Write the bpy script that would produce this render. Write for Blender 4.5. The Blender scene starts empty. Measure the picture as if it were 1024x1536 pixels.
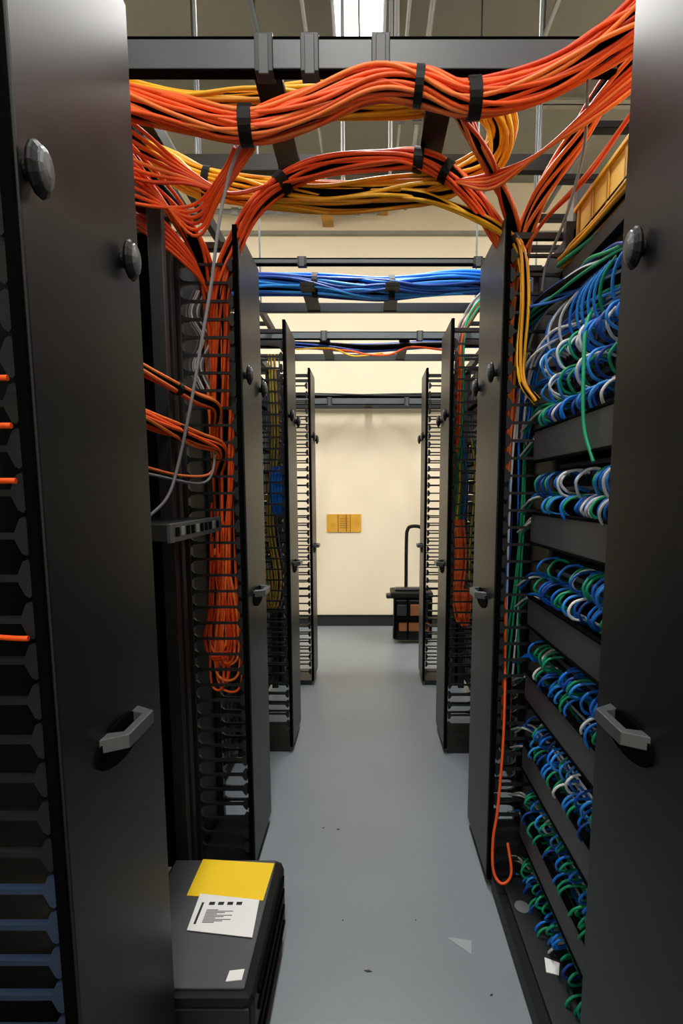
import bpy, math, random
from mathutils import Vector
random.seed(7)
S=bpy.context.scene
try:
    S.view_settings.view_transform='Standard'
    S.view_settings.look='None'
except Exception: pass

# ---------------------------------------------------------------- materials
def lin(c):
    c/=255.0
    return c/12.92 if c<=0.04045 else ((c+0.055)/1.055)**2.4
def mat(name,rgb,rough=0.5,metal=0.0,var=0.08,scale=6.0,emit=0.0,spec=0.5):
    m=bpy.data.materials.new(name); m.use_nodes=True
    nt=m.node_tree; b=nt.nodes['Principled BSDF']
    c=[lin(v) for v in rgb]
    tc=nt.nodes.new('ShaderNodeTexCoord'); n=nt.nodes.new('ShaderNodeTexNoise')
    n.inputs['Scale'].default_value=scale; n.inputs['Detail'].default_value=3
    r=nt.nodes.new('ShaderNodeValToRGB')
    r.color_ramp.elements[0].position=0.35; r.color_ramp.elements[1].position=0.65
    r.color_ramp.elements[0].color=(*[v*(1-var) for v in c],1)
    r.color_ramp.elements[1].color=(*[min(1,v*(1+var)) for v in c],1)
    nt.links.new(tc.outputs['Object'],n.inputs['Vector'])
    nt.links.new(n.outputs['Fac'],r.inputs['Fac'])
    nt.links.new(r.outputs['Color'],b.inputs['Base Color'])
    b.inputs['Roughness'].default_value=rough; b.inputs['Metallic'].default_value=metal
    b.inputs['Specular IOR Level'].default_value=spec
    if emit:
        b.inputs['Emission Color'].default_value=(*c,1); b.inputs['Emission Strength'].default_value=emit
    return m
M={}
M['floor']=mat('floor_paint',(128,136,143),0.38,var=0.06,scale=1.3,spec=.45)
M['wall']=mat('wall_paint',(238,226,202),0.8,var=0.015,scale=2)
M['ceil']=mat('ceiling_deck',(124,122,112),0.9,var=0.04,scale=2)
M['beam']=mat('beam_paint',(140,137,126),0.8)
M['door']=mat('powder_coat_charcoal',(23,26,29),0.38,var=0.05,scale=2,spec=.3)
M['black']=mat('black_plastic',(10,11,12),0.5,var=0.1,spec=.25)
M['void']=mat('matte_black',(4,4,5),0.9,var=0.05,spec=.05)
M['finger']=mat('finger_plastic',(30,33,36),0.35)
M['bfinger']=mat('finger_plastic_blue_lit',(44,60,86),0.4)  # bluish light on the lower fingers, put into their colour
M['steel']=mat('grey_steel',(82,88,94),0.4,var=.06)
M['cover']=mat('cover_grey',(70,73,76),0.45,var=.06)
M['dsteel']=mat('dark_steel',(28,31,34),0.42)
M['hand']=mat('handle_metal',(92,96,100),0.35,metal=.2)
M['alu']=mat('aluminium',(150,153,156),0.35,metal=.6)
M['or1']=mat('orange_jacket',(252,94,28),0.45,var=.05)
M['or2']=mat('orange_jacket_dark',(222,66,18),0.45,var=.05)
M['or3']=mat('orange_jacket_light',(255,128,58),0.45,var=.05)
M['ye1']=mat('yellow_jacket',(255,190,22),0.45)
M['ye2']=mat('yellow_jacket_dark',(232,156,14),0.45)
M['bl1']=mat('blue_jacket',(20,120,232),0.45)
M['bl2']=mat('blue_jacket_dark',(12,66,158),0.45)
M['bl3']=mat('blue_jacket_light',(50,152,248),0.45)
M['gr']=mat('green_jacket',(18,158,112),0.45)
M['wh']=mat('white_jacket',(232,236,240),0.45)
M['gy']=mat('grey_jacket',(125,125,130),0.45)
M['paper']=mat('white_paper',(238,239,238),0.7,var=.02)
M['yel']=mat('yellow_paper',(255,212,12),0.6,var=.03)
M['ink']=mat('ink',(25,25,28),0.7)
M['duct']=mat('yellow_duct',(255,198,88),0.5)
M['sign']=mat('sign_tan',(212,158,45),0.6,var=.1,scale=12)
M['brown']=mat('brown_canvas',(120,70,35),0.7)
M['emit']=mat('diffuser',(255,255,252),0.6,emit=6)
M['brass']=mat('brass',(190,140,50),0.4,metal=.3)
M['pale']=mat('pale_floor_paint',(152,160,167),0.5,var=.03)  # paler tone of the floor colour
ML=list(M.keys()); MI={k:i for i,k in enumerate(ML)}

def empty(name,loc=(0,0,0)):
    e=bpy.data.objects.new(name,None); e.empty_display_size=.1; S.collection.objects.link(e)
    e.location=loc; return e

class MB:
    def __init__(s): s.v=[]; s.f=[]; s.m=[]
    def add(s,vs,fs,m):
        o=len(s.v); s.v+= [tuple(v) for v in vs]
        for f in fs: s.f.append([o+i for i in f]); s.m.append(m)
    def box(s,x0,x1,y0,y1,z0,z1,m):
        x0,x1=min(x0,x1),max(x0,x1); y0,y1=min(y0,y1),max(y0,y1); z0,z1=min(z0,z1),max(z0,z1)
        vs=[(x,y,z) for x in(x0,x1) for y in(y0,y1) for z in(z0,z1)]
        s.add(vs,[(0,1,3,2),(4,6,7,5),(0,4,5,1),(2,3,7,6),(0,2,6,4),(1,5,7,3)],m)
    def prism(s,poly,axis,a,b,m):
        def mk(p,t):
            u,v=p
            return {'x':(t,u,v),'y':(u,t,v),'z':(u,v,t)}[axis]
        n=len(poly)
        vs=[mk(p,a) for p in poly]+[mk(p,b) for p in poly]
        fs=[tuple(range(n)),tuple(range(2*n-1,n-1,-1))]+[(i,(i+1)%n,n+(i+1)%n,n+i) for i in range(n)]
        s.add(vs,fs,m)
    def cyl(s,p0,p1,r,m,seg=14,r2=None):
        p0=Vector(p0);p1=Vector(p1); t=(p1-p0).normalized()
        a=t.orthogonal().normalized(); b=t.cross(a); r2=r if r2 is None else r2
        vs=[]
        for p,rr in((p0,r),(p1,r2)):
            for i in range(seg):
                an=2*math.pi*i/seg; vs.append(p+a*math.cos(an)*rr+b*math.sin(an)*rr)
        fs=[(i,(i+1)%seg,seg+(i+1)%seg,seg+i) for i in range(seg)]+[tuple(range(seg-1,-1,-1)),tuple(range(seg,2*seg))]
        s.add(vs,fs,m)
    def ell(s,c,rx,ry,rz,m,u=14,w=8):
        vs=[];fs=[]
        for j in range(w+1):
            ph=math.pi*j/w
            for i in range(u):
                th=2*math.pi*i/u
                vs.append((c[0]+rx*math.cos(ph),c[1]+ry*math.sin(ph)*math.cos(th),c[2]+rz*math.sin(ph)*math.sin(th)))
        for j in range(w):
            for i in range(u):
                fs.append((j*u+i,j*u+(i+1)%u,(j+1)*u+(i+1)%u,(j+1)*u+i))
        s.add(vs,fs,m)
    def build(s,name,parent=None,bevel=0,smooth=False):
        me=bpy.data.meshes.new(name); me.from_pydata(s.v,[],s.f)
        used=sorted(set(s.m),key=lambda k:MI[k]); ix={k:i for i,k in enumerate(used)}
        for k in used: me.materials.append(M[k])
        for p,k in zip(me.polygons,s.m): p.material_index=ix[k]; p.use_smooth=smooth
        import bmesh
        bm=bmesh.new(); bm.from_mesh(me); bmesh.ops.recalc_face_normals(bm,faces=bm.faces); bm.to_mesh(me); bm.free()
        o=bpy.data.objects.new(name,me); S.collection.objects.link(o)
        if parent: o.parent=parent
        if bevel:
            bv=o.modifiers.new('bevel','BEVEL'); bv.width=bevel; bv.segments=2; bv.limit_method='ANGLE'
        return o

# ---------------------------------------------------------------- cables
def cat(pts,n=8):
    P=[Vector(p) for p in pts]; P=[2*P[0]-P[1]]+P+[2*P[-1]-P[-2]]
    out=[]
    for i in range(1,len(P)-2):
        a,b,c,d=P[i-1:i+3]
        for k in range(n):
            t=k/n
            out.append(.5*((2*b)+(c-a)*t+(2*a-5*b+4*c-d)*t*t+(3*b-a-3*c+d)*t**3))
    out.append(P[-2]); return out
class Cables:
    def __init__(s): s.sp=[]
    def line(s,pts,r,m,n=8): s.sp.append((cat(pts,n),r,m)); return s
    def bundle(s,pts,R,cnt,r,mats,n=6,twist=1.5,flat=1.0,wob=.25,core=True,ends=None):
        C=cat(pts,n); N=len(C)
        T=[(C[min(i+1,N-1)]-C[max(i-1,0)]).normalized() for i in range(N)]
        a=T[0].cross(Vector((0,1,0)))
        if a.length<.1: a=T[0].orthogonal()
        a.normalize(); A=[a]
        for i in range(1,N):
            a=A[-1]-T[i]*A[-1].dot(T[i]); a.normalize(); A.append(a)
        def Rr(i):
            if not ends: return R
            u=i/(N-1); k=1
            if u<.2: k=ends[0]+(1-ends[0])*u/.2
            if u>.8: k=1+(ends[1]-1)*(u-.8)/.2
            return R*k
        for j in range(cnt):
            rad=math.sqrt((j+.5)/cnt); ang=j*2.39996
            p1,p2,f1=random.random()*6.28,random.random()*6.28,random.uniform(.3,1.0)
            L=[]
            for i in range(N):
                th=ang+twist*i/N*2+wob*1.6*math.sin(p1+f1*i*.35)
                rr=Rr(i)*(rad+wob*.35*math.sin(p2+i*.4*f1))
                B=T[i].cross(A[i])
                L.append(C[i]+A[i]*math.cos(th)*rr+B*math.sin(th)*rr*flat)
            s.sp.append((L,r,mats[j%len(mats)] if random.random()<.6 else random.choice(mats)))
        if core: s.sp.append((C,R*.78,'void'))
        return s
    def build(s,name,parent=None,res=2):
        cu=bpy.data.curves.new(name,'CURVE'); cu.dimensions='3D'; cu.bevel_depth=1.0; cu.bevel_resolution=res; cu.use_fill_caps=True
        used=sorted({x[2] for x in s.sp},key=lambda k:MI[k])
        for k in used: cu.materials.append(M[k])
        for L,r,m in s.sp:
            sp=cu.splines.new('POLY'); sp.points.add(len(L)-1)
            for q,p in zip(sp.points,L): q.co=(*p,1); q.radius=r
            sp.material_index=used.index(m); sp.use_smooth=True
        o=bpy.data.objects.new(name,cu); S.collection.objects.link(o)
        if parent: o.parent=parent
        return o
OR=['or1','or1','or2','or3']; YE=['ye1','ye1','ye2']; BL=['bl1','bl2','bl3']
def strap(mb,c,t,R,w=.03,flat=1.0):
    c=Vector(c); t=Vector(t).normalized()
    mb.cyl(c-t*w/2,c+t*w/2,R,'black',seg=20)

# ---------------------------------------------------------------- room
XW=3.0; YB=5.9; YF=-2.0; ZC=4.16
b=MB(); b.box(-XW,XW,YF,YB,-.1,0,'floor'); b.build('floor')
b=MB(); b.box(-XW,XW,YF,YB,ZC,ZC+.1,'ceil'); b.build('ceiling')
b=MB(); b.box(-XW,XW,YB,YB+.1,0,ZC,'wall'); b.build('wall_back')
b=MB(); b.box(-XW-.1,-XW,YF,YB,0,ZC,'wall'); b.build('wall_left')
b=MB(); b.box(XW,XW+.1,YF,YB,0,ZC,'wall'); b.build('wall_right')
b=MB(); b.box(-XW,XW,YF-.1,YF,0,ZC,'wall'); b.build('wall_front')
b=MB(); b.box(-XW,XW,YB-.02,YB,0,.10,'dsteel'); b.box(-XW,XW,YB-.024,YB,.10,.112,'black'); b.build('baseboard_back')
b=MB(); b.box(-XW,XW,YB-.05,YB,3.70,3.73,'beam'); b.build('trim_1')

for y in (1.2,2.3,3.4,4.5):
    b=MB(); 
    for dz in (0,.15): b.box(-XW,XW,y-.05,y+.05,ZC-.17+dz-.0,ZC-.155+dz,'beam')
    b.box(-XW,XW,y-.006,y+.006,ZC-.17,ZC,'beam'); b.build('ceiling_joist')
b=MB()
for x,z,r,m in((-1.65,3.9,.018,'steel'),(-1.45,3.9,.012,'alu'),(-.62,3.88,.02,'steel'),(-.35,3.9,.012,'alu'),(.22,3.9,.012,'alu'),(.34,3.9,.02,'alu'),(1.0,3.9,.014,'alu'),(1.6,3.88,.02,'steel')):
    b.cyl((x,YF+.1,z),(x,YB-.1,z),r,m)
    for y in (1.2,2.3,3.4,4.5): b.box(x-.03,x+.03,y-.02,y+.02,z-.026,ZC-.17,'steel')
b.build('ceiling_conduit',smooth=False)
c=Cables(); c.line([(-2.4,5.75,3.85),(-1.4,5.75,3.85),(-.4,5.75,3.85),(0,5.75,3.85),(.12,5.75,3.87),(.14,5.75,3.98),(.14,5.75,4.15)],.022,'gy',10)
p=empty('wall_conduit'); c.build('pipe',p,3)
b=MB()
for x in(-2,-1.2,-.8,-.36,-.1): b.cyl((x-.03,5.75,3.85),(x+.03,5.75,3.85),.032,'alu')
b.box(-.42,-.32,5.70,5.9,3.78,3.82,'brass'); b.box(-.39,-.35,5.68,5.72,3.8,3.95,'brass'); b.box(.08,.18,5.7,5.9,3.88,3.92,'brass')
b.build('couplings',p)

def fixture(x,y0,y1,z,power):
    p=empty('fluorescent_light_fixture')  # one name for the visible strip and the added unseen fixtures
    b=MB(); b.prism([(x-.15,z),(x-.15,z+.03),(x-.07,z+.08),(x+.07,z+.08),(x+.15,z+.03),(x+.15,z)],'y',y0,y1,'alu'); b.build('housing',p)
    b=MB(); b.box(x-.13,x-.006,y0+.02,y1-.02,z-.012,z+.002,'emit'); b.box(x+.006,x+.13,y0+.02,y1-.02,z-.012,z+.002,'emit')
    b.build('diffuser',p)
    b=MB(); b.box(x-.006,x+.006,y0,y1,z-.016,z,'alu')
    for yy in (y0+.2,y1-.2): b.cyl((x,yy,z+.08),(x,yy,ZC),.005,'steel',6)
    b.build('hangers',p)
    L=bpy.data.lights.new('fixture_light','AREA'); L.shape='RECTANGLE'; L.size=.26; L.size_y=y1-y0; L.energy=power; L.color=(1,.98,.94)
    o=bpy.data.objects.new('lamp',L); S.collection.objects.link(o); o.parent=p; o.location=(x,(y0+y1)/2,z-.03)
fixture(-.05,2.2,4.1,3.92,85)
fixture(-.05,-1.6,.6,3.95,66)  # added behind the camera, out of view, to light the doors
fixture(-2.3,0.6,2.6,3.95,45)  # added side fixture, out of view, for overall light
fixture(2.3,0.6,2.6,3.95,45)  # added likewise on the right, unseen
fixture(-2.5,3.3,4.7,3.95,56)  # added past the left row, out of view, to brighten the back wall
fixture(2.5,3.3,4.7,3.95,56)  # added right-hand counterpart, also unseen, for the back wall

# ---------------------------------------------------------------- vertical cable managers
def handle(b,s,xd,y0,z,L=.15,d=.036):
    x=lambda u:s*(xd-u)
    b.prism([(y0-.015+ (L+.03)*(.5+.5*math.cos(a)), z-.018+.034*math.sin(a)) for a in [2*math.pi*i/20 for i in range(20)]],'x',x(0),x(.004),'void')  # dark oval disc stands in for the pull's shadow on the door
    b.prism([(x(0),y0),(x(d),y0+.024),(x(d),y0+L-.024),(x(0),y0+L),(x(0),y0+L-.028),(x(d-.014),y0+L-.036),(x(d-.014),y0+.036),(x(0),y0+.028)],'z',z-.011,z+.011,'hand')
def knob(b,s,xd,y,z):
    b.cyl((s*xd,y,z),(s*(xd-.012),y,z),.012,'black')
    b.ell((s*(xd-.015),y,z),.010,.026,.032,'black')
    b.ell((s*(xd-.021),y+.002,z+.002),.007,.019,.025,'hand')
def manager(s,y0,y1,xd,knobs,hy,hz=.93,xo=.60,part=True,blue=False):
    p=empty('vertical_cable_manager')
    b=MB()
    b.box(s*xo,s*(xo+.02),y0,y1,.03,2.1,'black')
    if part: b.box(s*xo,s*(xo+.45),y0+.03,y0+.035,.03,1.92 if s>0 else 2.1,'void')
    for y in (y0,y1-.03): b.box(s*(xo-.02),s*(xo+.04),y,y+.03,.0,2.12,'dsteel')
    b.box(s*(xd+.02),s*xo,y0+.01,y1-.01,.0,.035,'dsteel')
    b.box(s*(xd+.025),s*xo,y0+.05,y0+.07,2.09,2.11,'dsteel'); b.box(s*(xd+.025),s*xo,y1-.07,y1-.05,2.09,2.11,'dsteel')
    b.build('frame',p,.002)
    b=MB(); L=xo-.02-(xd+.022)
    n=37; T=.0245 if blue else .021
    for y in (y0+.002,y1-.014):
        for i in range(n):
            z=.10+i*.0535
            pr=[(0,-.016),(.010,-.007),(.03,-.004),(L-.018,-.004),(L-.010,-T+.003),(L-.004,-T),(L,-T+.005),(L,T-.005),(L-.004,T),(L-.010,T-.003),(L-.018,.004),(.03,.004),(.010,.007),(0,.016)]
            b.prism([(s*(xo-.02-u),z+v) for u,v in pr],'y',y,y+.012,'bfinger' if (blue and i<14) else 'finger')
    b.build('finger_combs',p)
    b=MB(); b.box(s*(xd+.004),s*(xd+.018),y0-.007,y1+.007,.033,2.137,'void'); b.build('gasket',p)
    b=MB(); b.box(s*xd,s*(xd+.012),y0,y1,.04,2.13,'door'); b.build('door_panel',p,.003)
    b=MB()
    for y in (y0+.04,y1-.04): b.cyl((s*(xd+.015),y,2.1),(s*(xd+.015),y,2.12),.01,'dsteel')
    for ky in knobs: knob(b,s,xd,ky,1.705)
    handle(b,s,xd,hy,hz)
    b.build('latches_and_handle',p,.0015)
    return p
managers=[
 manager(-1,.735,1.10,.40,[.752,1.025],.84,.955,blue=True),
 manager( 1,.66,1.06,.425,[.70,.975],.85,.955),
 manager(-1,1.93,2.27,.395,[1.97,2.23],2.02,.985),
 manager( 1,1.86,2.24,.40,[1.93,2.2],1.98,.985),
 manager(-1,2.92,3.26,.385,[2.96,3.22],3.02,.97),
 manager( 1,2.90,3.24,.385,[2.94,3.2],3.0,.97),
 manager(-1,4.0,4.3,.375,[4.03,4.27],4.06,.97,part=False),
 manager( 1,4.0,4.3,.375,[4.03,4.27],4.06,.97,part=False)]

# ---------------------------------------------------------------- generic equipment racks
def rack_frame(b,s,y0,y1,x0=.55,x1=1.05,H=2.12):
    for x in (x0,x1-.04):
        for y in (y0,y1-.035): b.box(s*x,s*(x+.04),y,y+.035,0,H,'dsteel')
    b.box(s*x0,s*x1,y0,y0+.03,H-.03,H+.01,'dsteel'); b.box(s*x0,s*x1,y1-.03,y1,H-.03,H+.01,'dsteel')
    b.box(s*x0,s*(x0+.03),y0,y1,H-.03,H+.01,'dsteel')
def server_stack(b,s,y0,y1,zs,x0=.56,x1=1.0):
    for z0,z1 in zs:
        dx=random.choice([0,.004,.01,.02])
        b.box(s*(x0+dx),s*x1,y0+.04,y1-.04,z0+.002,z1-.002,random.choice(['black','void','black','dsteel']))
        b.box(s*(x0+dx-.003),s*(x0+dx),y0+.055,y1-.055,z0+.008,z1-.008,'black')
        k=0
        while k<6 and z1-z0>.05:
            yy=y0+.08+k*(y1-y0-.16)/6
            b.box(s*(x0+dx-.005),s*(x0+dx-.003),yy,yy+.05,z0+.014,z1-.014,'dsteel'); k+=1
def stack_z(a,bm):
    z=a; out=[]
    while z<bm-.05:
        h=random.choice([.0445,.089,.089,.133]); h=min(h,bm-z); out.append((z,z+h)); z+=h
    return out
for s,y0,y1 in((-1,2.29,2.90),(1,2.26,2.88),(-1,3.28,3.98),(1,3.26,3.98),(-1,.1,.71),(1,.05,.64)):
    p=empty('server_rack'); b=MB(); rack_frame(b,s,y0,y1,.62); b.build('frame',p)
    b=MB(); server_stack(b,s,y0,y1,stack_z(.08,2.05),.64); b.build('servers',p)

# left bay with switch
p=empty('equipment_rack')
b=MB(); rack_frame(b,-1,1.13,1.90,.60)
b.box(-.575,-.60,1.83,1.86,0,2.12,'dsteel'); b.box(-.56,-.60,1.72,1.75,.1,2.12,'dsteel'); b.box(-.60,-.62,1.62,1.64,.1,2.1,'dsteel')
b.box(-.60,-.64,1.13,1.9,0,.09,'dsteel'); b.box(-.64,-1.04,1.895,1.90,.05,2.1,'void')
b.build('frame',p,.002)
b=MB(); server_stack(b,-1,1.14,1.88,stack_z(.12,1.15),.66); server_stack(b,-1,1.14,1.88,stack_z(1.35,2.05),.74)
b.box(-1.04,-1.05,1.15,1.88,.1,2.08,'void')
b.build('servers',p)
b=MB(); b.box(-.475,-.92,1.42,1.87,1.215,1.255,'dsteel'); b.box(-.467,-.475,1.40,1.89,1.212,1.258,'cover')
for i in range(10): b.box(-.464,-.467,1.44+i*.043,1.465+i*.043,1.225,1.248,'alu' if i in(1,4,8) else 'void')
b.build('network_switch',p,.002)
c=Cables()
c.bundle([(-.72,1.3,1.64),(-.6,1.4,1.645),(-.55,1.6,1.63),(-.51,1.8,1.61),(-.48,1.92,1.60),(-.5,2.0,1.55)],.016,8,.005,OR)
c.bundle([(-.72,1.3,1.53),(-.6,1.4,1.53),(-.55,1.6,1.51),(-.51,1.8,1.49),(-.47,1.92,1.47),(-.5,2.0,1.40)],.02,12,.005,OR)
c.line([(-.7,1.4,1.42),(-.58,1.5,1.40),(-.53,1.7,1.38),(-.49,1.86,1.39),(-.48,1.9,1.45)],.004,'or3')
c.line([(-.7,1.4,1.41),(-.56,1.5,1.38),(-.5,1.8,1.36),(-.48,1.88,1.42),(-.5,1.9,1.5)],.004,'gy')
c.build('patch_cords',p)
b=MB(); strap(b,(-.53,1.7,1.62),(.3,1,-.1),.02,.02); strap(b,(-.53,1.7,1.50),(.3,1,-.1),.024,.02); b.build('straps',p)

# ---------------------------------------------------------------- right patch-panel rack
p=empty('patch_panel_rack')
Y0,Y1=1.10,1.84
b=MB(); rack_frame(b,1,Y0,Y1,.56,1.0,H=1.955)
b.box(.415,.62,1.10,1.84,0,.06,'black'); b.box(.44,.60,1.12,1.80,.06,.075,'dsteel')
b.box(.60,1.0,Y0+.04,Y1-.04,.08,1.92,'void')
b.build('frame',p,.002)
blanks=[1.47,1.225,.965,.725,.49,.255]
b=MB()
for z in blanks:
    b.box(.50,.512,Y0+.01,Y1-.01,z-.042,z+.042,'cover'); b.box(.512,.59,Y0+.02,Y0+.03,z-.04,z+.04,'black'); b.box(.512,.59,Y1-.03,Y1-.02,z-.04,z+.04,'black')
    b.box(.497,.515,Y0+.01,Y1-.01,z+.042,z+.049,'void'); b.box(.497,.515,Y0+.01,Y1-.01,z-.049,z-.042,'void')
b.build('wire_manager_covers',p,.0015)
rows=[]
for z in blanks: rows+= [z-.085,z-.15]
rows+=[1.72,1.645,1.57]
rows=[z for z in rows if z>.09]
b=MB()
for z in rows:
    b.box(.57,.60,Y0+.03,Y1-.03,z-.03,z+.033,'black')
    b.box(.566,.57,Y0+.06,Y1-.06,z+.018,z+.028,'paper' if random.random()<.7 else 'steel')
    for k in range(24): 
        y=Y0+.07+k*.0255; b.box(.565,.57,y,y+.017,z-.012,z+.006,'dsteel')
b.build('patch_panels',p)
c=Cables()
for ri,z in enumerate(rows):
    gap=random.uniform(.22,.42)
    for k in range(24):
        if random.random()<gap: continue
        y=Y0+.078+k*.0255
        q=random.random()
        if z>1.3: m='bl1' if q<.24 else 'bl3' if q<.42 else 'wh' if q<.64 else 'gr' if q<.90 else 'ye1' if q<.92 else 'bl2'
        else: m='bl1' if q<.32 else 'bl3' if q<.50 else 'gr' if q<.80 else 'wh' if q<.90 else 'bl2'
        o=random.uniform(-.012,.014); d=random.uniform(.048,.075); sy=random.uniform(-.01,.035)
        c.line([(.565,y,z-.004),(.54,y,z+.004),(.512-o,y+sy*.3,z-.004),(.497-o,y+sy*.6,z-.028),(.515-o,y+sy+.01,z-d*.85),(.55,y+sy+.03,z-d)],.0036,m,5)
    c.bundle([(.555,Y0+.05,z-.06),(.55,1.4,z-.066),(.545,1.7,z-.062),(.52,1.84,z-.06),(.50,1.95,z-.12)],.010,3,.0036,['bl1','gr','wh','bl2'],twist=3,core=False)
c.build('patch_cords',p)
c=Cables()
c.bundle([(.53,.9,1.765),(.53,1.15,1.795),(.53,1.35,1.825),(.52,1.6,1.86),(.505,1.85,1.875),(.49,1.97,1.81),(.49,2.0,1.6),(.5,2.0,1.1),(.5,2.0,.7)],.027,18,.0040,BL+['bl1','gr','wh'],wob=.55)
c.bundle([(.57,1.05,1.74),(.56,1.3,1.76),(.54,1.5,1.77),(.52,1.7,1.77),(.50,1.88,1.70),(.50,1.98,1.5)],.022,9,.0040,BL+['wh','gr'],wob=.7,core=False)
for i in range(10):
    y=random.uniform(1.25,1.75); 
    c.line([(.54,y-.14,1.84-random.random()*.03),(.525,y-.06,1.83),(.50,y,1.79),(.505,y+.03,1.74),(.54,y+.05,1.70)],.0036,random.choice(['bl1','bl3','wh','gr','bl1']))
c.line([(.55,1.45,1.78),(.50,1.42,1.72),(.49,1.40,1.6),(.49,1.38,1.48),(.50,1.34,1.40)],.0045,'gr')
c.build('cable_trunk',p)
b=MB(); b.prism([(.45+.022*math.cos(a)+.02,1.66+.028*math.sin(a)) for a in [i*math.pi/7 for i in range(14)]],'z',.076,.078,'alu')
b.prism([(.47,1.41),(.50,1.40),(.515,1.44),(.48,1.46)],'z',.076,.078,'paper'); b.box(.53,.56,1.50,1.54,.076,.10,'paper'); b.build('base_stickers',p)

# ---------------------------------------------------------------- overhead ladder rack (one connected structure)
def ladder_x(pre,name_parent,y0,y1,z,x0,x1,rungs,clamps,h=.06,w=.03,front_h=None,zb=None):
    b=MB(); fh=front_h or h; zb=z if zb is None else zb
    b.box(x0,x1,y0,y0+w,z-fh/2,z+fh/2,'steel'); b.box(x0,x1,y1-w,y1,zb-h/2,zb+h/2,'dsteel')
    b.box(x0,x1,y0-.002,y0+w+.002,z-fh/2-.005,z-fh/2,'void'); b.box(x0,x1,y0-.002,y0+w+.002,z+fh/2,z+fh/2+.005,'void')
    b.build(pre+'_rails',name_parent,.003)
    b=MB()
    for x in rungs: b.box(x-.035,x+.035,y0+w,y1-w,min(z,zb)-.02,min(z,zb)+.0,'black')
    b.build(pre+'_rungs',name_parent,.002)
    b=MB()
    for x in clamps:
        b.box(x-.022,x+.022,y0-.008,y0+w+.008,z-fh/2-.010,z+fh/2+.010,'dsteel')
        b.box(x-.012,x+.012,y0-.012,y0-.008,z-fh/2-.018,z+fh/2+.004,'cover')
    b.build(pre+'_clamps',name_parent,.003)
p=empty('overhead_cable_ladder')
ladder_x('first_crossing',p,1.58,2.08,2.375,-1.0,.60,[-.25,.19,-.7],[-.25,-.14,.03],.05,.03,.065)
b=MB()
for x,y in((.07,1.62),(.07,2.05),(-.08,2.05)): b.cyl((x,y,2.3),(x,y,ZC),.006,'alu',8)
b.build('hanger_rods',p)
ladder_x('second_crossing',p,3.04,3.5,2.44,-.62,.62,[-.3,.12],[-.32,.53],.05,.03,.02,zb=2.355)
ladder_x('third_crossing',p,4.2,4.88,2.39,-1.0,1.0,[-.3,.25],[-.3,.35],.05,.03,.04)
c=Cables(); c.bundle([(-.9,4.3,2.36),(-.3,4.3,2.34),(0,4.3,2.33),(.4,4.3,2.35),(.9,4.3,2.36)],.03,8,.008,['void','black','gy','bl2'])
c.line([(-.5,4.28,2.33),(-.15,4.28,2.31),(0,4.27,2.28),(.15,4.27,2.28),(.3,4.27,2.33),(.6,4.27,2.30)],.007,'or1')
c.line([(-.5,4.28,2.32),(-.25,4.27,2.32),(-.1,4.27,2.27),(.1,4.27,2.29)],.006,'ye1'); c.build('cables',p)
ladder_x('wall_end',p,5.55,5.86,2.16,-1.3,1.3,[-.9,0,.9],[-.35,.35],.05,.03,.05)
c=Cables(); c.bundle([(-1.2,5.6,2.225),(-.3,5.6,2.21),(.3,5.6,2.215),(1.2,5.6,2.225)],.02,7,.009,['void','gy','dsteel']); c.build('wall_end_cables',p)
for s in(-1,1):
    b=MB()
    for x in (.64,1.0): b.box(s*x,s*(x+.025),.3,4.9,2.41,2.46,'black')
    for i in range(15): b.box(s*.66,s*1.0,.45+i*.3,.49+i*.3,2.42,2.44,'black')
    for y in (.8,2.5,3.8):
        for x in(.652,1.012): b.cyl((s*x,y,2.43),(s*x,y,ZC),.006,'steel',8)
    b.build('runway_frame',p,.002)
# yellow fibre duct on top of the right rack
p=empty('fiber_duct'); b=MB(); D0,D1=1.12,1.84; ZD=1.967
b.box(.60,.612,D0,D1,ZD,ZD+.175,'duct'); b.box(.80,.812,D0,D1,ZD,ZD+.175,'duct'); b.box(.60,.812,D0,D1,ZD,ZD+.012,'duct'); b.box(.60,.812,D1-.012,D1,ZD,ZD+.175,'duct')
for i in range(7): b.box(.595,.60,D0+.05+i*.105,D0+.062+i*.105,ZD,ZD+.175,'brass')
b.box(.592,.60,D0,D1,ZD+.163,ZD+.175,'ye1'); b.box(.594,.60,D0,D1,ZD+.085,ZD+.09,'ink'); b.build('trough',p,.002)
c=Cables(); c.bundle([(.58,1.0,1.985),(.575,1.3,1.995),(.575,1.6,1.99),(.57,1.84,2.0)],.020,10,.006,['ye1','ye2','gr','ye2']); c.build('fibre_cords',p)
b=MB(); b.box(.62,.70,1.90,1.98,2.12,2.24,'steel'); b.box(.615,.62,1.91,1.97,2.14,2.22,'alu'); b.build('junction_box')

# ---------------------------------------------------------------- overhead bundles
p=empty('orange_cable_bundle')
c=Cables()
P1=[(-.95,1.65,2.33),(-.75,1.60,2.305),(-.6,1.56,2.262),(-.45,1.55,2.222),(-.29,1.55,2.20),(-.15,1.55,2.235),(.0,1.55,2.288),(.12,1.55,2.285),(.24,1.55,2.257),(.40,1.54,2.285),(.54,1.5,2.34),(.66,1.45,2.41),(.85,1.35,2.5)]
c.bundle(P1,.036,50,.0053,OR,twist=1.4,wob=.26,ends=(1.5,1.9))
P2=[(-.5,2.02,1.5),(-.48,2.0,1.8),(-.46,1.97,1.98),(-.42,1.96,2.09),(-.35,1.95,2.19),(-.25,1.95,2.27),(-.12,1.94,2.31),(.04,1.94,2.325),(.15,1.94,2.325),(.24,1.94,2.29),(.32,1.94,2.22),(.39,1.95,2.14),(.445,1.97,2.05),(.47,2.0,1.9),(.48,2.0,1.5)]
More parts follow.
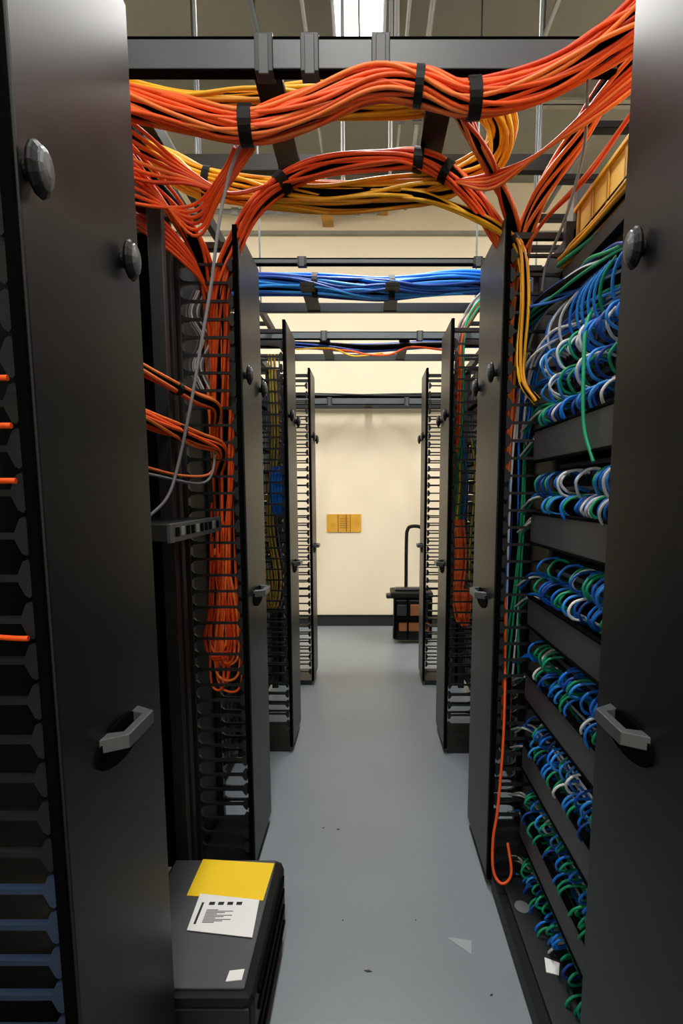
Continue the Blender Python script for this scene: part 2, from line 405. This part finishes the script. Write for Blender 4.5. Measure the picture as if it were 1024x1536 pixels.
c.bundle(P2,.028,26,.0051,OR,twist=1.4,wob=.24)
c.bundle([(-.85,1.55,2.36),(-.7,1.6,2.27),(-.62,1.7,2.19),(-.55,1.85,2.13),(-.51,1.97,2.03),(-.5,2.02,1.8),(-.495,2.03,1.4),(-.50,2.03,1.0),(-.49,2.03,.85)],.03,16,.0055,OR,wob=.4)
c.bundle([(-.47,2.0,1.6),(-.475,2.01,1.4),(-.48,2.02,1.0),(-.475,2.02,.85)],.028,14,.0055,OR,wob=.5)
for i in range(14):
    x=-.47-random.random()*.06; z=random.uniform(.64,.80); y=1.965+random.random()*.05; w=random.uniform(.02,.045)
    c.line([(x,y,1.1+random.random()*.2),(x-w*.5,y,.95),(x-w,y,z+.06),(x-w*.3,y-.01,z),(x+w,y-.01,z+.03),(x+w*.9,y,.92),(x+w*.3,y,1.05)],.0045,random.choice(OR))
for i in range(7):
    z=2.30-i*.012
    c.line([(-.8,1.5,z),(-.6,1.58,z-.06-i*.01),(-.48,1.7,2.18-i*.006),(-.40,1.85,2.19),(-.3,1.93,2.25),(-.18,1.94,2.30)],.005,random.choice(OR))
for i in range(6):
    c.line([(-.33+i*.01,1.60,2.18),(-.38,1.65,2.14-i*.01),(-.47,1.7,2.09-i*.015),(-.6,1.62,2.06+i*.02),(-.75,1.55,2.08+i*.02)],.0045,random.choice(OR))
    c.line([(-.8,1.6,2.22-i*.02),(-.62,1.75,2.12-i*.015),(-.54,1.86,2.05-i*.01),(-.50,1.95,1.95),(-.47,2.0,1.8)],.005,random.choice(OR))
c.bundle([(.75,1.45,2.42),(.62,1.6,2.36),(.56,1.75,2.28),(.50,1.88,2.18),(.475,1.95,2.08),(.47,1.98,1.9),(.475,2.0,1.4)],.024,12,.0055,OR,wob=.4)
c.bundle([(.22,1.58,2.25),(.28,1.68,2.24),(.35,1.8,2.23),(.42,1.9,2.17),(.465,1.97,2.08),(.48,2.0,1.9),(.49,2.02,1.2),(.49,2.02,.5)],.018,8,.0055,OR,wob=.5)
for i in range(5):
    c.line([(.8,1.35,2.38),(.6,1.5,2.29-i*.012),(.45,1.65,2.20),(.35,1.8,2.22-i*.01),(.26,1.93,2.26)],.005,random.choice(OR))
    if i<2: c.line([(.78,1.4,2.4),(.66,1.55,2.27),(.58,1.7,2.17-i*.01),(.50,1.86,2.1),(.46,1.96,1.98),(.46,1.98,1.6)],.005,random.choice(OR))
c.line([(.46,1.96,1.0),(.44,1.84,.6),(.42,1.80,.33),(.405,1.79,.22),(.405,1.77,.12),(.43,1.75,.09),(.46,1.76,.12),(.455,1.80,.20)],.0045,'or1')
c.build('strands',p)
b=MB()
strap(b,P1[4],(1,0,-.0),.044); strap(b,P1[7],(1,0,-.1),.043,.02); strap(b,(.25,1.55,2.259),(1,0,.05),.044)
strap(b,(.15,1.94,2.325),(1,0,-.1),.034); strap(b,(.235,1.94,2.293),(1,0,-.6),.034,.025); strap(b,(-.26,1.95,2.265),(1,0,.8),.034)
b.build('straps',p)
p=empty('yellow_cable_bundle'); c=Cables()
c.bundle([(-.95,1.70,2.38),(-.75,1.72,2.38),(-.5,1.74,2.35),(-.3,1.76,2.365),(-.1,1.80,2.405),(.1,1.85,2.44),(.22,1.87,2.46),(.33,1.88,2.45),(.39,1.91,2.40),(.37,1.97,2.34),(.25,2.0,2.29),(.1,2.01,2.265),(-.1,2.01,2.25),(-.3,2.01,2.26),(-.5,2.0,2.285),(-.62,1.98,2.33),(-.8,1.95,2.39)],.044,40,.0058,YE,twist=2,wob=.28)
c.bundle([(.1,1.98,2.25),(.2,1.97,2.23),(.32,1.94,2.17),(.42,1.91,2.10),(.455,1.87,2.04),(.46,1.84,1.9),(.455,1.84,1.75),(.46,1.83,1.66),(.50,1.81,1.60)],.013,7,.005,YE,wob=.5)
c.build('strands',p)
b=MB(); strap(b,(-.5,2.0,2.285),(1,0,-.15),.05,.02); strap(b,(.435,1.89,2.08),(.6,0,-1),.018,.02); b.build('straps',p)
p=empty('blue_cable_bundle'); c=Cables()
c.bundle([(-.9,3.3,2.39),(-.6,3.22,2.39),(-.3,3.2,2.38),(-.1,3.2,2.37),(.05,3.2,2.365),(.2,3.2,2.375),(.4,3.2,2.39),(.6,3.22,2.40),(.9,3.3,2.41)],.054,46,.008,BL,twist=1,wob=.2)
c.build('strands',p); b=MB(); strap(b,(-.27,3.2,2.38),(1,0,0),.062,.03); strap(b,(.12,3.2,2.368),(1,0,0),.062,.03); b.build('straps',p)
c=Cables(); c.line([(-.16,1.9,2.40),(-.24,1.75,2.33),(-.31,1.6,2.19),(-.365,1.6,2.05),(-.40,1.6,1.86),(-.43,1.6,1.72),(-.46,1.6,1.58),(-.50,1.6,1.42),(-.52,1.55,1.32),(-.56,1.48,1.26)],.0042,'gy'); c.build('grey_drop_cable')
c=Cables(); c.line([(.50,1.5,2.36),(.52,1.55,2.27),(.54,1.62,2.18),(.53,1.7,2.07),(.51,1.8,1.98),(.51,1.84,1.92)],.004,'gy'); c.build('grey_drop_cable')

c=Cables()
c.bundle([(.62,3.1,2.35),(.5,3.05,2.2),(.45,3.02,2.05),(.45,3.0,1.5),(.44,3.0,.9),(.45,3.0,.7)],.022,10,.006,['or1','or2','or1','gr','gy'],wob=.6,core=False)
for i in range(8):
    x=.42+random.random()*.06; c.line([(x,2.97,1.2),(x-.01+random.random()*.03,2.96,1.0),(x,2.96,.8),(x+.03,2.96,.66+random.random()*.08),(x+.05,2.97,.85)],.006,random.choice(OR+['ye1']))
for i in range(5):
    x=.42+random.random()*.1; c.line([(x,3.0,1.6),(x+.02,2.98,1.4),(x,2.97,1.1),(x,2.97,.9)],.005,random.choice(['bl1','gr','ye1']))
c.build('orange_riser_cables')
c=Cables()
for i in range(6):
    x=-.42-random.random()*.08; c.line([(x,3.0,2.0),(x+.01,2.99,1.6),(x-.02,2.97,1.2),(x+.01+random.random()*.005,2.97,.9),(x-.02,2.98,.75),(x-.04,3.0,.95)],.0035,random.choice(['ye1','gr','gy','ye2']))
c.build('yellow_riser_cables')
c=Cables()
for k in range(5): c.line([(-.47+.015*k,2.98,1.46),(-.475+.015*k,2.96,1.38),(-.47+.015*k,2.96,1.27),(-.46+.012*k,2.98,1.22)],.011,'bl1')
c.build('blue_cable_coil')
c=Cables()
for i in range(10):
    x=-.47-random.random()*.10; m=random.choice(['gy','wh','gy'])
    c.line([(x,2.03,1.98),(x-.02,2.0,1.9),(x+.02,1.99,1.82),(x-.015,2.0,1.74),(x+.01,2.02,1.66)],.003,m)
c.build('grey_riser_cables')
c=Cables()
for z in(1.465,1.41,1.345,1.15): c.line([(-.60,.77,z),(-.52,.75,z),(-.46,.73,z),(-.435,.725,z),(-.425,.725,z)],.0035,'or1')
c.build('orange_patch_cords')

# ---------------------------------------------------------------- UPS box and papers
p=empty('battery_backup_unit'); b=MB()
b.box(-.585,-.25,1.15,1.65,.03,.245,'black'); b.build('chassis',p,.022)
b=MB(); b.box(-.57,-.272,1.17,1.63,.245,.252,'cover'); b.build('top_cover',p,.003)
b=MB()
for z in(.07,.12,.17,.21): b.box(-.258,-.245,1.2,1.6,z,z+.012,'void')
b.box(-.57,-.26,1.145,1.152,.05,.22,'dsteel')
for y in (1.2,1.55):
    for x in(-.54,-.30): b.box(x,x+.04,y,y+.04,0,.03,'void')
b.build('vents_and_feet',p)
b=MB(); b.prism([(-.49,1.63),(-.275,1.61),(-.28,1.45),(-.49,1.47)],'z',.2525,.2545,'yel'); b.build('yellow_notice')
b=MB(); b.prism([(-.455,1.475),(-.29,1.45),(-.283,1.315),(-.45,1.34)],'z',.2547,.2560,'paper')
for i in range(10): b.box(-.42,-.42+.03+.02*(i%3),1.365+i*.005,1.3675+i*.005,.256,.2563,'ink')
for i in range(4): b.box(-.42+i*.024,-.405+i*.024,1.43,1.442,.256,.2563,'ink')
b.box(-.44,-.434,1.36,1.44,.256,.2563,'ink'); b.build('shipping_label')
b=MB(); b.prism([(-.315,1.215),(-.282,1.22),(-.282,1.19),(-.317,1.185)],'z',.2525,.2545,'paper'); b.build('sticker')

# ---------------------------------------------------------------- wall sign
b=MB(); b.box(-.41,-.07,YB-.012,YB,.95,1.125,'sign')
for x in(-.30,-.22,-.18): b.box(x,x+.006,YB-.014,YB-.012,.95,1.125,'brown')
for i in range(5): b.box(-.28,-.20,YB-.014,YB-.012,.99+i*.022,.994+i*.022,'brown')
b.build('wall_sign')

# ---------------------------------------------------------------- rolling tool bag
p=empty('rolling_tool_bag'); b=MB()
b.box(.23,.56,5.15,5.40,.03,.42,'black'); b.build('body',p,.03)
b=MB(); b.box(.27,.54,5.125,5.16,.12,.20,'brown'); b.box(.37,.50,5.12,5.155,.26,.36,'brown'); b.box(.25,.34,5.12,5.155,.26,.36,'dsteel'); b.box(.24,.56,5.14,5.41,.385,.40,'dsteel')
for x in (.235,.35,.555): b.box(x-.008,x+.008,5.115,5.16,.05,.42,'void')
b.box(.24,.56,5.112,5.13,.215,.245,'void'); b.build('pockets',p,.008)
b=MB(); b.box(.20,.57,5.12,5.42,.42,.47,'black'); b.box(.24,.50,5.2,5.3,.47,.495,'dsteel'); b.box(.16,.24,5.2,5.3,.40,.44,'dsteel'); b.build('lid',p,.015)
b=MB()
for x in(.25,.55): b.cyl((x-.02,5.38,.05),(x+.02,5.38,.05),.05,'void',18)
b.build('wheels',p)
c=Cables(); c.line([(.35,5.42,.4),(.35,5.42,.9),(.36,5.42,1.0),(.39,5.42,1.03),(.46,5.42,1.03),(.49,5.42,1.0),(.5,5.42,.9),(.5,5.42,.4)],.016,'black'); c.build('pull_handle',p)

# floor debris
b=MB()
for x,y,r in((-.18,2.22,.004),(-.12,2.21,.005),(-.08,1.70,.004),(.15,1.70,.004),(.0,1.50,.008),(.33,1.42,.006)):
    a=random.random()*3; pts=[(x+r*math.cos(a+t)*(1.6 if t in(0,3) else .5),y+r*math.sin(a+t)*.6) for t in(0,1.5,3,4.6)]
    b.prism(pts,'z',0.0005,.002,'dsteel')
b.build('floor_debris')
b=MB(); b.prism([(.235,1.63),(.31,1.615),(.30,1.56)],'z',.0005,.0012,'pale'); b.build('pale_floor_patch')  # small triangle in a paler floor colour

# ---------------------------------------------------------------- world + camera
w=bpy.data.worlds.new('world'); S.world=w; w.use_nodes=True
w.node_tree.nodes['Background'].inputs[0].default_value=(.6,.62,.65,1); w.node_tree.nodes['Background'].inputs[1].default_value=.3
P=7.8; F=890
cd=bpy.data.cameras.new('camera'); cd.sensor_fit='VERTICAL'; cd.sensor_height=36; cd.lens=36*F/1536
cd.shift_x=-40/1536; cd.shift_y=(740+F*math.tan(math.radians(P))-768)/1536; cd.clip_start=.02
co=bpy.data.objects.new('camera',cd); S.collection.objects.link(co)
co.location=(0,0,1.33); co.rotation_euler=(math.radians(90-P),0,0)
S.camera=co
